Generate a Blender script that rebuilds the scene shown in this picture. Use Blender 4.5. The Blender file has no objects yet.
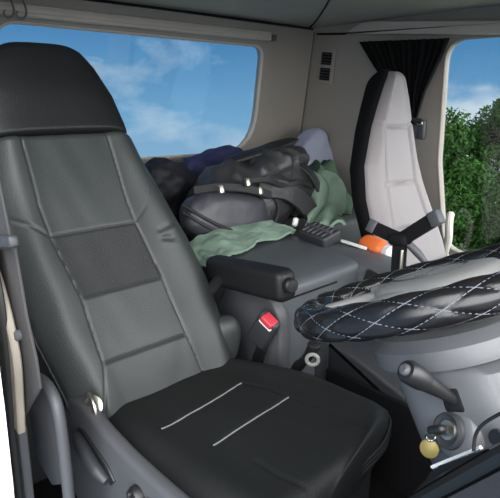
import bpy, bmesh, math, random
import numpy as np
from mathutils import Vector, Matrix, noise
random.seed(7); rng = np.random.default_rng(7)
PI = math.pi
scene = bpy.context.scene
COL = scene.collection
ORG = {}
V3 = lambda *a: np.array(a, float)

# ------------------------------------------------------------------ materials
def mat(name, col, rough=0.6, metal=0.0, spec=0.5, bump=None, vary=0.0, vscale=6.0, sheen=0.0, coat=0.0):
    m = bpy.data.materials.new(name); m.use_nodes = True
    nt = m.node_tree; b = nt.nodes['Principled BSDF']
    b.inputs['Base Color'].default_value = (*col, 1)
    b.inputs['Roughness'].default_value = rough
    b.inputs['Metallic'].default_value = metal
    b.inputs['Specular IOR Level'].default_value = spec
    b.inputs['Sheen Weight'].default_value = sheen
    b.inputs['Coat Weight'].default_value = coat
    tc = nt.nodes.new('ShaderNodeTexCoord')
    if vary:
        n = nt.nodes.new('ShaderNodeTexNoise'); n.inputs['Scale'].default_value = vscale; n.inputs['Detail'].default_value = 5
        nt.links.new(tc.outputs['Object'], n.inputs['Vector'])
        r = nt.nodes.new('ShaderNodeValToRGB')
        r.color_ramp.elements[0].position = .3; r.color_ramp.elements[1].position = .7
        r.color_ramp.elements[0].color = (*[c * (1 - vary) for c in col], 1)
        r.color_ramp.elements[1].color = (*[min(1, c * (1 + vary)) for c in col], 1)
        nt.links.new(n.outputs['Fac'], r.inputs['Fac']); nt.links.new(r.outputs['Color'], b.inputs['Base Color'])
    if bump:
        sc, st, kind = bump
        if kind == 'voronoi':
            n = nt.nodes.new('ShaderNodeTexVoronoi'); out = 'Distance'
        else:
            n = nt.nodes.new('ShaderNodeTexNoise'); n.inputs['Detail'].default_value = 4; out = 'Fac'
        n.inputs['Scale'].default_value = sc
        nt.links.new(tc.outputs['Object'], n.inputs['Vector'])
        bp = nt.nodes.new('ShaderNodeBump'); bp.inputs['Strength'].default_value = st; bp.inputs['Distance'].default_value = .004
        nt.links.new(n.outputs[out], bp.inputs['Height']); nt.links.new(bp.outputs['Normal'], b.inputs['Normal'])
    return m

M = {}
M['leather'] = mat('black_leatherette', (.030, .034, .033), .48, bump=(260, .12, 'voronoi'), vary=.08, vscale=5)
M['leather_cush'] = mat('black_leatherette_seat', (.0095, .0105, .0105), .55, spec=.3, bump=(260, .12, 'voronoi'), vary=.1, vscale=5)
M['leather_head_shade'] = mat('black_leatherette_head_shade', (.0075, .008, .0085), .5, spec=.35, bump=(260, .12, 'voronoi'), vary=.08)  # headrest shade put into the leather colour; armrest and piping share it
M['perf'] = mat('perforated_leatherette', (.017, .018, .019), .62, bump=(420, .45, 'voronoi'), vary=.08)
M['thread'] = mat('grey_thread', (.17, .17, .17), .8)
M['white_thread'] = mat('pale_thread', (.13, .14, .165), .7)
M['plastic'] = mat('dark_grey_plastic', (.062, .064, .070), .5, bump=(300, .1, 'noise'))
M['plastic_mid'] = mat('grey_plastic', (.075, .082, .090), .45, bump=(300, .1, 'noise'))
M['plastic_dk'] = mat('charcoal_plastic', (.028, .030, .034), .5, bump=(300, .1, 'noise'))
M['black'] = mat('black_plastic', (.011, .011, .012), .42)
M['matte_black'] = mat('matte_black', (.006, .006, .007), .85, spec=.25)
M['column'] = mat('light_grey_plastic', (.092, .094, .100), .42, bump=(300, .06, 'noise'))
M['hub'] = mat('wheel_grey_plastic', (.20, .20, .19), .45)
M['rim'] = mat('quilted_black_vinyl', (.008, .0075, .008), .27, spec=.5)
M['chrome'] = mat('chrome', (.75, .75, .75), .18, metal=1)
M['steel'] = mat('brushed_steel', (.55, .52, .45), .35, metal=1)
M['brass'] = mat('brass_fob', (.21, .165, .05), .45, metal=.35)
M['lining'] = mat('headliner_vinyl', (.42, .375, .33), .8, bump=(180, .15, 'noise'), vary=.05)
M['wall'] = mat('wall_lining', (.245, .222, .195), .75, bump=(180, .12, 'noise'), vary=.05, vscale=3)
M['pale_wall'] = mat('pale_pillar_trim', (.46, .44, .40), .65)
M['beige'] = mat('beige_trim', (.30, .26, .215), .6)
M['white_paint'] = mat('white_body_paint', (.86, .86, .85), .3)
M['rubber'] = mat('door_seal_rubber', (.02, .02, .02), .6)
M['belt'] = mat('belt_webbing', (.036, .034, .035), .75, bump=(500, .3, 'noise'))
M['red'] = mat('red_button', (.50, .035, .055), .4)
M['seat_grey'] = mat('light_grey_cover', (.235, .215, .218), .65, bump=(300, .1, 'voronoi'), vary=.03)
M['seat_black'] = mat('black_seat_shell', (.0035, .0035, .004), .9, spec=.15)
M['curtain'] = mat('black_curtain_cloth', (.0045, .0045, .005), .95, spec=.2)
M['pack'] = mat('charcoal_nylon', (.032, .032, .034), .45, bump=(32, .8, 'noise'), vary=.15)
M['pack2'] = mat('slate_nylon', (.040, .041, .049), .42, bump=(28, .5, 'noise'), vary=.1)
M['strap'] = mat('black_strap', (.012, .012, .013), .6)
M['jacket'] = mat('black_jacket_cloth', (.010, .010, .014), .7, bump=(30, .9, 'noise'), vary=.3, vscale=12)
M['navy'] = mat('navy_cloth', (.022, .026, .085), .75, vary=.2, vscale=14)
M['green'] = mat('sage_green_cloth', (.185, .265, .205), .85, bump=(60, .2, 'noise'), vary=.12, vscale=10)
M['green2'] = mat('moss_green_cloth', (.052, .092, .056), .85, bump=(60, .2, 'noise'), vary=.18, vscale=10)
M['pillow'] = mat('pale_blue_cloth', (.30, .32, .42), .85, bump=(40, .2, 'noise'), vary=.06)
M['pink'] = mat('pale_lilac_cloth', (.42, .38, .43), .85)
M['orange'] = mat('orange_plastic', (.80, .17, .04), .4)
M['white'] = mat('white_plastic', (.75, .75, .74), .4)
M['bunk'] = mat('bunk_vinyl', (.05, .052, .056), .7, bump=(120, .2, 'noise'))
M['tunnel'] = mat('tunnel_vinyl', (.017, .018, .020), .7, spec=.3, bump=(150, .2, 'noise'))
M['floor'] = mat('floor_mat', (.006, .006, .007), .95, spec=.2, bump=(150, .3, 'noise'))
M['bark'] = mat('bark', (.07, .05, .035), .9, bump=(20, .6, 'noise'))
M['leaf'] = mat('tree_leaves', (.0105, .032, .005), .8, spec=.08, vary=.55, vscale=3.0)
M['leaf2'] = mat('tree_leaves_dark', (.009, .028, .004), .8, spec=.05, vary=.5, vscale=3.0)
M['grass'] = mat('meadow', (.05, .09, .03), .95, vary=.4, vscale=2)

def glass_mat():
    m = bpy.data.materials.new('window_glass'); m.use_nodes = True
    nt = m.node_tree; nt.nodes.clear()
    o = nt.nodes.new('ShaderNodeOutputMaterial'); mx = nt.nodes.new('ShaderNodeMixShader')
    t = nt.nodes.new('ShaderNodeBsdfTransparent'); g = nt.nodes.new('ShaderNodeBsdfGlossy')
    t.inputs['Color'].default_value = (.97, .985, .98, 1); g.inputs['Roughness'].default_value = .02
    mx.inputs['Fac'].default_value = .035
    nt.links.new(t.outputs[0], mx.inputs[1]); nt.links.new(g.outputs[0], mx.inputs[2]); nt.links.new(mx.outputs[0], o.inputs['Surface'])
    return m
M['glass'] = glass_mat()

# ------------------------------------------------------------------ object helpers
def tag(o, label=None, cat=None, group=None, kind=None):
    if label: o['label'] = label
    if cat: o['category'] = cat
    if group: o['group'] = group
    if kind: o['kind'] = kind
    return o

def thing(name, loc, label, cat, group=None):
    o = bpy.data.objects.new(name, None); COL.objects.link(o)
    o.empty_display_size = .05
    o.location = loc; ORG[o.name] = V3(*loc)
    return tag(o, label, cat, group)

class MB:
    """collects geometry, becomes ONE mesh object"""
    def __init__(s): s.v = []; s.f = []; s.mi = []; s.n = 0
    def add(s, v, f, mi=0):
        v = np.asarray(v, float).reshape(-1, 3)
        s.v.append(v); s.f += [tuple(int(i) + s.n for i in q) for q in f]
        s.mi += ([mi] * len(f) if isinstance(mi, int) else list(mi)); s.n += len(v)
        return s
    def build(s, name, m, parent=None, smooth=True, loc=None, label=None, cat=None, group=None, kind=None, angle=35):
        v = np.concatenate(s.v)
        if parent is not None: org = ORG[parent.name]
        elif loc is not None: org = V3(*loc)
        else: org = V3((v[:, 0].min() + v[:, 0].max()) / 2, (v[:, 1].min() + v[:, 1].max()) / 2, v[:, 2].min())
        me = bpy.data.meshes.new(name); me.from_pydata((v - org).tolist(), [], s.f)
        for mm in (m if isinstance(m, (list, tuple)) else [m]): me.materials.append(M[mm])
        if any(s.mi): me.polygons.foreach_set('material_index', s.mi)
        bm = bmesh.new(); bm.from_mesh(me); bmesh.ops.recalc_face_normals(bm, faces=bm.faces); bm.to_mesh(me); bm.free()
        if smooth:
            me.polygons.foreach_set('use_smooth', [True] * len(me.polygons))
            me.set_sharp_from_angle(angle=math.radians(angle))
        o = bpy.data.objects.new(name, me); COL.objects.link(o)
        if parent is not None: o.parent = parent
        else: o.location = org
        ORG[o.name] = org
        return tag(o, label, cat, group, kind)

def loft(secs, closed=False, caps=True):
    secs = [np.asarray(s, float) for s in secs]; n = len(secs[0]); k = len(secs); f = []
    for i in range(k if closed else k - 1):
        a = i * n; b = ((i + 1) % k) * n
        for j in range(n):
            j2 = (j + 1) % n; f.append((a + j, a + j2, b + j2, b + j))
    v = np.concatenate(secs)
    if caps and not closed:
        c0 = secs[0].mean(0); c1 = secs[-1].mean(0); m = len(v); v = np.concatenate([v, [c0, c1]])
        for j in range(n):
            j2 = (j + 1) % n; f.append((m, j2, j)); f.append((m + 1, (k - 1) * n + j, (k - 1) * n + j2))
    return v, f

def smooth_path(pts, sub=8, closed=False):
    P = [V3(*p) for p in pts]; n = len(P); out = []
    for i in range(n if closed else n - 1):
        if closed: p0, p1, p2, p3 = P[i - 1], P[i], P[(i + 1) % n], P[(i + 2) % n]
        else: p0, p1, p2, p3 = P[max(i - 1, 0)], P[i], P[i + 1], P[min(i + 2, n - 1)]
        for t in np.arange(sub) / sub:
            out.append(.5 * (2 * p1 + (p2 - p0) * t + (2 * p0 - 5 * p1 + 4 * p2 - p3) * t * t + (3 * p1 - p0 - 3 * p2 + p3) * t ** 3))
    if not closed: out.append(P[-1])
    return np.array(out)

def tube(path, r, n=10, closed=False, flat=1.0, up=None):
    P = np.asarray(path, float); k = len(P)
    rr = np.full(k, r) if np.isscalar(r) else np.interp(np.linspace(0, 1, k), np.linspace(0, 1, len(r)), r)
    T = np.roll(P, -1, 0) - np.roll(P, 1, 0)
    if not closed: T[0] = P[1] - P[0]; T[-1] = P[-1] - P[-2]
    T /= np.linalg.norm(T, axis=1)[:, None] + 1e-12
    u = V3(*(up if up is not None else (.13, .21, 1))); u = u - T[0] * (u @ T[0]); u /= np.linalg.norm(u)
    a = np.arange(n) / n * 2 * PI; secs = []
    for i in range(k):
        if up is not None: u = V3(*up)
        u = u - T[i] * (u @ T[i]); u /= np.linalg.norm(u); w = np.cross(T[i], u)
        secs.append(P[i] + rr[i] * (np.cos(a)[:, None] * u * flat + np.sin(a)[:, None] * w))
    return loft(secs, closed)

def strip(path, width, thick, up, n=12):
    """flat band along a path; up = thickness direction"""
    P = np.asarray(path, float); T = np.gradient(P, axis=0); T /= np.linalg.norm(T, axis=1)[:, None]
    secs = []
    for i in range(len(P)):
        u = V3(*up); u = u - T[i] * (u @ T[i]); u /= np.linalg.norm(u); w = np.cross(T[i], u)
        h, t = width / 2, thick / 2; b = min(t * .6, .003)
        secs.append([P[i] + x * w + y * u for x, y in ((-h, -t + b), (-h + b, -t), (h - b, -t), (h, -t + b), (h, t - b), (h - b, t), (-h + b, t), (-h, t - b))])
    return loft(secs)

def rbox(size, bev=.01, mtx=None, seg=3):
    bm = bmesh.new(); bmesh.ops.create_cube(bm, size=1)
    for v in bm.verts: v.co = Vector((v.co.x * size[0], v.co.y * size[1], v.co.z * size[2]))
    if bev: bmesh.ops.bevel(bm, geom=bm.edges[:], offset=min(bev, min(size) * .49), segments=seg, affect='EDGES', profile=.5)
    if mtx is not None: bm.transform(mtx)
    bm.verts.index_update()
    v = [tuple(q.co) for q in bm.verts]; f = [[q.index for q in fc.verts] for fc in bm.faces]; bm.free(); return v, f

def box2(lo, hi, bev=.01, seg=3):
    lo = V3(*lo); hi = V3(*hi); return rbox(hi - lo, bev, Matrix.Translation(Vector((lo + hi) / 2)), seg)

def frame(o, x, z):
    """matrix with origin o, local X along x, local Z near z"""
    x = Vector(x).normalized(); z = Vector(z); y = z.cross(x).normalized(); z = x.cross(y)
    m = Matrix((x, y, z)).transposed().to_4x4(); m.translation = Vector(o); return m

def prism(outline, axis, a, b, bev=.006, seg=2):
    """2D outline extruded along axis (0,1,2) from a to b; outline in the remaining two axes in order"""
    bm = bmesh.new(); vs = []
    for p in outline:
        q = list(p); q.insert(axis, a); vs.append(bm.verts.new(q))
    fc = bm.faces.new(vs); r = bmesh.ops.extrude_face_region(bm, geom=[fc])
    for v in r['geom']:
        if isinstance(v, bmesh.types.BMVert): v.co[axis] = b
    bmesh.ops.recalc_face_normals(bm, faces=bm.faces)
    if bev:
        es = [e for e in bm.edges if len(e.link_faces) == 2 and e.calc_face_angle(0) > .5]
        bmesh.ops.bevel(bm, geom=es, offset=bev, segments=seg, affect='EDGES', profile=.5)
    bm.verts.index_update()
    v = [tuple(q.co) for q in bm.verts]; f = [[q.index for q in c.verts] for c in bm.faces]; bm.free(); return v, f

def lathe(prof, o, ax, n=24):
    """prof: (distance along axis, radius)"""
    ax = V3(*ax); ax /= np.linalg.norm(ax); u = np.cross(ax, V3(.3, .2, 1) if abs(ax[2]) < .9 else V3(1, 0, 0)); u /= np.linalg.norm(u); w = np.cross(ax, u)
    a = np.arange(n) / n * 2 * PI
    return loft([V3(*o) + ax * d + max(r, 1e-5) * (np.cos(a)[:, None] * u + np.sin(a)[:, None] * w) for d, r in prof])

def fbm(p, sc, oct=3):
    s = 0; a = 1.0
    for k in range(oct): s += a * noise.noise(Vector(p) * sc * 2 ** k); a *= .5
    return s

def blob(c, rad, mtx=None, e=2.6, amp=.02, sc=6, fold=0.0, fsc=9, nu=72, nv=40, seed=0, zmin=None, fdir=(1, .4, .3)):
    """soft lump: superellipsoid with noise and ridged folds"""
    vs = []; pw = lambda x: math.copysign(abs(x) ** (2 / e), x)
    R = mtx if mtx is not None else Matrix.Identity(3); fd = Vector(fdir)
    for i in range(nv + 1):
        th = -PI / 2 + PI * i / nv
        for j in range(nu):
            ph = 2 * PI * j / nu
            d = Vector((pw(math.cos(th)) * pw(math.cos(ph)), pw(math.cos(th)) * pw(math.sin(ph)), pw(math.sin(th))))
            p = Vector((d.x * rad[0], d.y * rad[1], d.z * rad[2])); q = p + Vector((seed * 3.1, seed * 1.7, 0))
            nrm = d.normalized(); k = amp * fbm(q, sc)
            if fold:
                w = fbm(q, sc * .6, 2); k += fold * (1 - 2 * abs(math.sin((q.dot(fd)) * fsc + 3.5 * w))) * .5
            p = p + nrm * k; p = R @ p + Vector(c)
            if zmin is not None and p.z < zmin: p.z = zmin + .002 * fbm(q, 20, 1)
            vs.append(tuple(p))
    f = []
    for i in range(nv):
        for j in range(nu):
            j2 = (j + 1) % nu; f.append((i * nu + j, i * nu + j2, (i + 1) * nu + j2, (i + 1) * nu + j))
    return vs, f

def cloth(grid, thick=.008):
    """grid: (nu,nv,3) array -> closed sheet of cloth"""
    g = np.asarray(grid, float); nu, nv = g.shape[:2]
    du = np.gradient(g, axis=0); dv = np.gradient(g, axis=1); n = np.cross(du, dv); n /= np.linalg.norm(n, axis=2)[..., None] + 1e-9
    v = np.concatenate([(g + n * thick / 2).reshape(-1, 3), (g - n * thick / 2).reshape(-1, 3)]); N = nu * nv; f = []
    for i in range(nu - 1):
        for j in range(nv - 1):
            a, b, c, d = i * nv + j, (i + 1) * nv + j, (i + 1) * nv + j + 1, i * nv + j + 1
            f.append((a, b, c, d)); f.append((N + d, N + c, N + b, N + a))
    rim = [i * nv for i in range(nu)] + [(nu - 1) * nv + j for j in range(1, nv)] + [i * nv + nv - 1 for i in range(nu - 2, -1, -1)] + list(range(nv - 2, 0, -1))
    for a, b in zip(rim, rim[1:] + rim[:1]): f.append((a, N + a, N + b, b))
    return v, f

def seg_dist(S, Y, lines):
    """distance of (S,Y) to a set of polylines"""
    d = np.full(S.shape, 9.)
    for L in lines:
        for (a, b), (c, e) in zip(L[:-1], L[1:]):
            ab = np.array([c - a, e - b]); l2 = ab @ ab + 1e-12
            t = np.clip(((S - a) * ab[0] + (Y - b) * ab[1]) / l2, 0, 1)
            d = np.minimum(d, np.hypot(S - a - t * ab[0], Y - b - t * ab[1]))
    return d

def pad(origin, dS, dY, dN, ss, left, right, tf, tb, lines=(), gdepth=.006, gw=.006, extra=None, nf=130, ex=3.4, endround=(.05, .05), matf=None):
    """upholstered pad: rows along dS, face towards dN, outline left/right(s), thickness tf to the front, tb to the back"""
    origin, dS, dY, dN = map(lambda q: V3(*q), (origin, dS, dY, dN))
    w = np.sin(np.linspace(-PI / 2, PI / 2, nf)) * .35 + np.linspace(-1, 1, nf) * .65
    wb = np.sin(np.linspace(PI / 2, -PI / 2, 22)[1:-1])
    s0, s1 = ss[0], ss[-1]; secs = []; mi = []
    prof = lambda q: np.clip(1 - np.abs(q) ** ex, 0, 1) ** (1 / 2.4)
    for s in ss:
        L, R = left(s), right(s); c, h = (L + R) / 2, (R - L) / 2
        k = 1.0
        if s - s0 < endround[0]: k = min(k, math.sqrt(max(0, 1 - (1 - (s - s0) / endround[0]) ** 2)))
        if s1 - s < endround[1]: k = min(k, math.sqrt(max(0, 1 - (1 - (s1 - s) / endround[1]) ** 2)))
        k = max(k, .02)
        Y = c + h * w; d = tf * prof(w) * k - tf
        if lines: d = d - gdepth * np.exp(-(seg_dist(np.full_like(Y, s), Y, lines) / gw) ** 2) * prof(w)
        if extra is not None: d = d + extra(np.full_like(Y, s), Y, w) * k
        Yb = c + h * wb; db = -tb * prof(wb) * k - tf
        secs.append(np.concatenate([origin + s * dS + Y[:, None] * dY + d[:, None] * dN, origin + s * dS + Yb[:, None] * dY + db[:, None] * dN]))
    v, f = loft(secs)
    if matf is None: return v, f, 0
    n = len(secs[0]); mi = []
    for i in range(len(ss) - 1):
        sm = (ss[i] + ss[i + 1]) / 2; L, R = left(sm), right(sm)
        for j in range(n):
            y = (L + R) / 2 + (R - L) / 2 * w[j] if j < nf else None
            mi.append(matf(sm, y) if y is not None else 0)
    mi += [0] * (2 * n)
    return v, f, mi

lerp = lambda xs, ys: (lambda s: float(np.interp(s, xs, ys)))

# ------------------------------------------------------------------ room shell
YW = 2.28
MB().add(*box2((-1.2, 0.04, -.04), (1.35, YW, 0), 0)).build('floor', 'floor', kind='structure', smooth=False)

def holed(outer, hole, to3, depth_vec):
    """plate with a rounded hole; outer and hole are 2D lists of the same winding"""
    bm = bmesh.new()
    vo = [bm.verts.new(to3(*p)) for p in outer]; vh = [bm.verts.new(to3(*p)) for p in hole]
    es = [bm.edges.new((l[i], l[(i + 1) % len(l)])) for l in (vo, vh) for i in range(len(l))]
    r = bmesh.ops.triangle_fill(bm, use_beauty=True, use_dissolve=False, edges=es)
    fs = [g for g in bm.faces]
    ext = bmesh.ops.extrude_face_region(bm, geom=fs)
    for g in ext['geom']:
        if isinstance(g, bmesh.types.BMVert): g.co += Vector(depth_vec)
    bmesh.ops.recalc_face_normals(bm, faces=bm.faces); bm.verts.index_update()
    v = [tuple(q.co) for q in bm.verts]; f = [[q.index for q in c.verts] for c in bm.faces]; bm.free(); return v, f

def round_poly(pts, n=8):
    """pts: (x,y,r) corners"""
    out = []; k = len(pts)
    for i in range(k):
        p = np.array(pts[i][:2]); a = np.array(pts[i - 1][:2]); b = np.array(pts[(i + 1) % k][:2]); r = pts[i][2]
        u = (a - p) / np.linalg.norm(a - p); w = (b - p) / np.linalg.norm(b - p)
        for t in np.linspace(0, 1, n):
            q = p + u * r * (1 - t) ** 2 + w * r * t ** 2; out.append(tuple(q))
    return out

RW = lambda z: -1.165 + (z - 1.0) * .15                      # the rear wall leans forward
rear_hole = round_poly([(.485, .975, .13), (1.885, .955, .24), (1.885, 1.535, .07), (.485, 1.545, .09)])
MB().add(*holed([(.0, 0), (YW + .05, 0), (YW + .05, 1.66), (.0, 1.66)], rear_hole, lambda y, z: (RW(z), y, z), (-.05, 0, 0))).build('wall_rear', 'wall', kind='structure', smooth=False)
w1 = MB()
ring = [(RW(z) - .012, y, z) for y, z in rear_hole]
w1.add(*tube(ring, .011, 8, closed=True))
wf = w1.build('window_1', 'lining', kind='structure')
g = MB(); n = len(rear_hole)
g.add([(RW(z) - .025, y, z) for y, z in rear_hole] + [(RW(z) - .029, y, z) for y, z in rear_hole],
      [tuple(range(n)), tuple(range(2 * n - 1, n - 1, -1))] + [(i, (i + 1) % n, n + (i + 1) % n, n + i) for i in range(n)])
g.build('pane', 'glass', wf, smooth=False)

side_hole = round_poly([(-.14, .50, .10), (.95, .50, .08), (.95, 1.515, .08), (-.24, 1.53, .11), (-.22, .95, .02)])
MB().add(*holed([(-1.2, 0), (1.35, 0), (1.35, 1.66), (-1.2, 1.66)], side_hole, lambda x, z: (x, YW, z), (0, .05, 0))).build('wall_left', 'wall', kind='structure', smooth=False)
w2 = MB(); w2.add(*tube([(x, YW + .004, z) for x, z in side_hole], .007, 8, closed=True))
wf = w2.build('window_2', 'wall', kind='structure')
g = MB(); n = len(side_hole)
g.add([(x, YW + .022, z) for x, z in side_hole] + [(x, YW + .027, z) for x, z in side_hole],
      [tuple(range(n)), tuple(range(2 * n - 1, n - 1, -1))] + [(i, (i + 1) % n, n + (i + 1) % n, n + i) for i in range(n)])
g.build('pane', 'glass', wf, smooth=False)
# passenger door lining under the window
dr = MB().add(*box2((-.15, YW - .045, .04), (1.0, YW, .49), .02)).build('door_1', 'plastic_mid', kind='structure')
h = MB().add(*tube(smooth_path([(-.105, YW - .03, .70), (-.085, YW - .075, .66), (-.075, YW - .085, .58), (-.09, YW - .08, .51), (-.10, YW - .03, .47)], 8), .019, 10, flat=1.0))
h.build('door_handle', 'pale_wall', dr)
MB().add(*prism([(-1.2, 0), (.10, 0), (.195, .55), (.215, .71), (.225, .84), (.17, .95), (-.15, 1.2), (-.25, 1.66), (-1.2, 1.66)], 1, 0, .006, 0)).build('wall_right', 'white_paint', kind='structure', smooth=False)
# ceiling with a moulded step and groove lines
MB().add(*box2((-1.2, 0, 1.655), (1.2, YW + .05, 1.70), 0)).build('ceiling', 'lining', kind='structure', smooth=False)
tr = MB()
tr.add(*tube([(-1.062, .05, 1.648), (-1.058, 1.2, 1.650), (-1.055, 2.24, 1.645)], .006, 6))
tr.add(*tube(smooth_path([(-1.05, 2.20, 1.647), (-.92, 2.10, 1.655), (-.55, 1.75, 1.656), (-.3, 1.5, 1.656)], 6), .005, 6))
tr.add(*tube([(-1.05, 2.275, 1.62), (-.85, 2.275, 1.605), (-.72, 2.272, 1.61)], .006, 6))
tr.build('trim_1', 'matte_black', kind='structure')
# rear corner seam and passenger-side corner post
tr = MB(); tr.add(*tube([(RW(1.62) + .004, YW - .01, 1.63), (RW(1.3) + .004, YW - .01, 1.3), (RW(.95) + .004, YW - .01, .95)], .004, 6))
tr.build('trim_2', 'plastic', kind='structure')
MB().add(*box2((1.0, .06, 1.50), (1.22, YW - .01, 1.655), .02)).build('shade_shelf', 'lining', kind='structure')  # unseen overhead shelf, added to keep light off the headrest
# header over the passenger window
v, f = prism(round_poly([(-.82, 1.598, .02), (.10, 1.522, .02), (1.0, 1.520, .01), (1.0, 1.575, .01), (.10, 1.578, .02), (-.70, 1.652, .06)], 5), 1, YW - .05, YW, .008)
MB().add(v, f).build('trim_3', 'lining', kind='structure')
# rail over the rear window
tr = MB()
tr.add(*box2((RW(1.57) + .0, .03, 1.556), (RW(1.57) + .035, 1.90, 1.602), .008))
tr.add(*box2((RW(1.57) + .03, .03, 1.570), (RW(1.57) + .042, 1.88, 1.588), .004))
tr.build('curtain_rail', 'lining', kind='structure')
MB().add(*rbox((.05, .03, .03), .008, Matrix.Translation((RW(1.57) + .02, 1.915, 1.575)))).build('trim_4', 'plastic', kind='structure')
# B pillar by the driver's seat
tr = MB()
tr.add(*strip(smooth_path([(-.06, .056, 1.20), (.03, .056, 1.0), (.098, .056, .90), (.132, .056, .79), (.116, .056, .69), (.095, .056, .60)], 6), .046, .016, (0, 1, 0)))
tr.build('trim_5', 'beige', kind='structure')
tr = MB()
tr.add(*strip(smooth_path([(.05, .046, 1.15), (.115, .046, .93), (.110, .046, .80), (.085, .046, .66), (.062, .046, .55), (.04, .046, .30)], 6), .05, .012, (0, 1, 0)))
tr.build('trim_6', 'rubber', kind='structure')
tr = MB()
tr.add(*strip(smooth_path([(.068, .060, .605), (.060, .060, .50), (.052, .060, .40), (.03, .060, 0)], 6), .085, .018, (0, 1, 0)))
tr.build('trim_7', 'plastic', kind='structure')
tr = MB()
tr.add(*prism([(.10, .62), (.222, .74), (.218, .80), (.195, .88), (.180, 1.0), (.10, 1.2), (.02, 1.2), (.02, .62)], 1, .068, .074, .002))
tr.build('trim_8', 'belt', kind='structure')

# bunk behind the seats
bk = thing('sleeper_bunk', (-.80, 1.16, 0), 'dark vinyl sleeping bunk behind the seats under the rear window', 'bunk')
MB().add(*box2((-1.16, .05, 0), (-.46, YW - .01, .50), .01)).build('base', 'plastic_dk', bk)
MB().add(*box2((-1.155, .06, .50), (-.455, YW - .02, .66), .03)).build('mattress', 'bunk', bk)

# ------------------------------------------------------------------ driver seat
REC = math.radians(27)
sd = lambda z: (z - .5) / math.cos(REC)
dS = (-math.sin(REC), 0, math.cos(REC)); dN = (math.cos(REC), 0, math.sin(REC))
seat = thing('driver_seat', (.28, .52, 0), 'large black leatherette driver seat in the left foreground', 'seat')
zl = lambda pairs: ([sd(z) for z, _ in pairs], [y for _, y in pairs])
Lb = lerp(*zl([(.44, .245), (.50, .222), (.56, .215), (.70, .184), (.86, .170), (.96, .165), (1.05, .172), (1.11, .18), (1.18, .19)]))
Rb = lerp(*zl([(.44, .68), (.50, .728), (.60, .735), (.69, .731), (.77, .720), (.86, .702), (.94, .676), (1.04, .645), (1.10, .624), (1.18, .606)]))
seamL = [(sd(1.18), .268), (sd(.99), .262), (sd(.917), .269), (sd(.763), .302), (sd(.602), .305), (sd(.50), .275)]
seamR = [(sd(1.18), .511), (sd(.99), .512), (sd(.917), .517), (sd(.763), .548), (sd(.602), .566), (sd(.50), .585)]
hl = lambda z, a, b: [(sd(z), a), (sd(z), b)]
blines = [seamL, seamR, hl(.917, .269, .517), hl(.763, .302, .548), hl(.605, .305, .566),
          [(sd(.917), .517), (sd(.955), .565), (sd(1.01), .603)], [(sd(.917), .269), (sd(.95), .225), (sd(.985), .175)]]
wr = [[(sd(.885), .585), (sd(.895), .63), (sd(.905), .648)], [(sd(.862), .59), (sd(.856), .61)]]
def bextra(S, Y, w):
    e = .020 * np.exp(-((np.abs(w) - .74) / .17) ** 2)
    e = e + .010 * np.exp(-((S - .12) / .12) ** 2) * (1 - w ** 2)
    e = e - .004 * np.exp(-(seg_dist(S, Y, wr) / .008) ** 2) + .003 * np.exp(-(seg_dist(S + .014, Y, wr) / .010) ** 2)
    return e + .0015 * np.sin(S * 23 + 3 * np.sin(Y * 17)) * np.sin(Y * 31 + 2)
def bmat(s, y):
    z = .5 + s * math.cos(REC)
    if .763 < z < .917 and np.interp(-s, [-q[0] for q in seamL], [q[1] for q in seamL]) < y < np.interp(-s, [-q[0] for q in seamR], [q[1] for q in seamR]): return 1
    return 0
v, f, mi = pad((.03, 0, .5), dS, (0, 1, 0), dN, np.linspace(sd(.45), sd(1.178), 190), Lb, Rb, .062, .085, blines, .0055, .0034, bextra, 150, 3.6, (.05, .03), bmat)
back = MB().add(v, f, mi).build('backrest', ['leather', 'perf'], seat, angle=70)
def on_back(z, y, off=.001):
    s = sd(z); return V3(.03, 0, .5) + s * V3(*dS) + V3(0, y, 0) + off * V3(*dN)
# headrest
Lh = lerp(*zl([(1.165, .185), (1.20, .180), (1.28, .195), (1.36, .235), (1.40, .27), (1.43, .31)]))
Rh = lerp(*zl([(1.165, .607), (1.20, .606), (1.28, .593), (1.36, .560), (1.40, .530), (1.43, .49)]))
v, f, mi = pad((.03, 0, .5), dS, (0, 1, 0), dN, np.linspace(sd(1.17), sd(1.43), 60), Lh, Rh, .06, .075, (), ex=3.4, endround=(.014, .045), nf=60,
               extra=lambda S, Y, w: .008 * np.exp(-((S - sd(1.29)) / .08) ** 2) * (1 - np.abs(w) ** 3))
MB().add(v, f).build('headrest', 'leather_head_shade', seat, angle=70)
# side piping of the backrest
zz = np.linspace(.50, 1.12, 40)
for fn, off in ((Lb, -.002), (Rb, .002)):
    MB().add(*tube([on_back(z, fn(sd(z)) + off, -.064) for z in zz], .0035, 6)).build('piping', 'leather_head_shade', back)

# cushion
Lc = lerp([0, .03, .09, .2, .33, .42, .50, .54, .56], [.265, .252, .246, .246, .255, .270, .285, .31, .36])
Rc = lerp([0, .03, .1, .2, .3, .42, .465, .495, .52, .54, .56], [.735, .76, .80, .845, .855, .858, .848, .80, .72, .62, .50])
clines = [[(.165, .345), (.155, .46), (.133, .625)], [(.294, .40), (.286, .5), (.272, .669)],
          [(.40, .43), (.47, .435), (.56, .46)], [(.272, .669), (.38, .70), (.50, .70)], [(.133, .625), (.20, .66), (.272, .669)]]
cextra = lambda S, Y, w: .012 * np.exp(-((np.abs(w) - .78) / .16) ** 2) + .010 * (S / .55) ** 2 + .0015 * np.sin(S * 25 + 2 * np.sin(Y * 15)) * np.sin(Y * 27)
v, f, mi = pad((.02, 0, .502), (1, 0, 0), (0, 1, 0), (0, 0, 1), np.linspace(-.02, .56, 110), Lc, Rc, .055, .06, clines, .004, .0045, cextra, 110, 4.0, (.02, .05))
cush = MB().add(v, f).build('seat_cushion', 'leather_cush', seat, angle=70)
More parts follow.
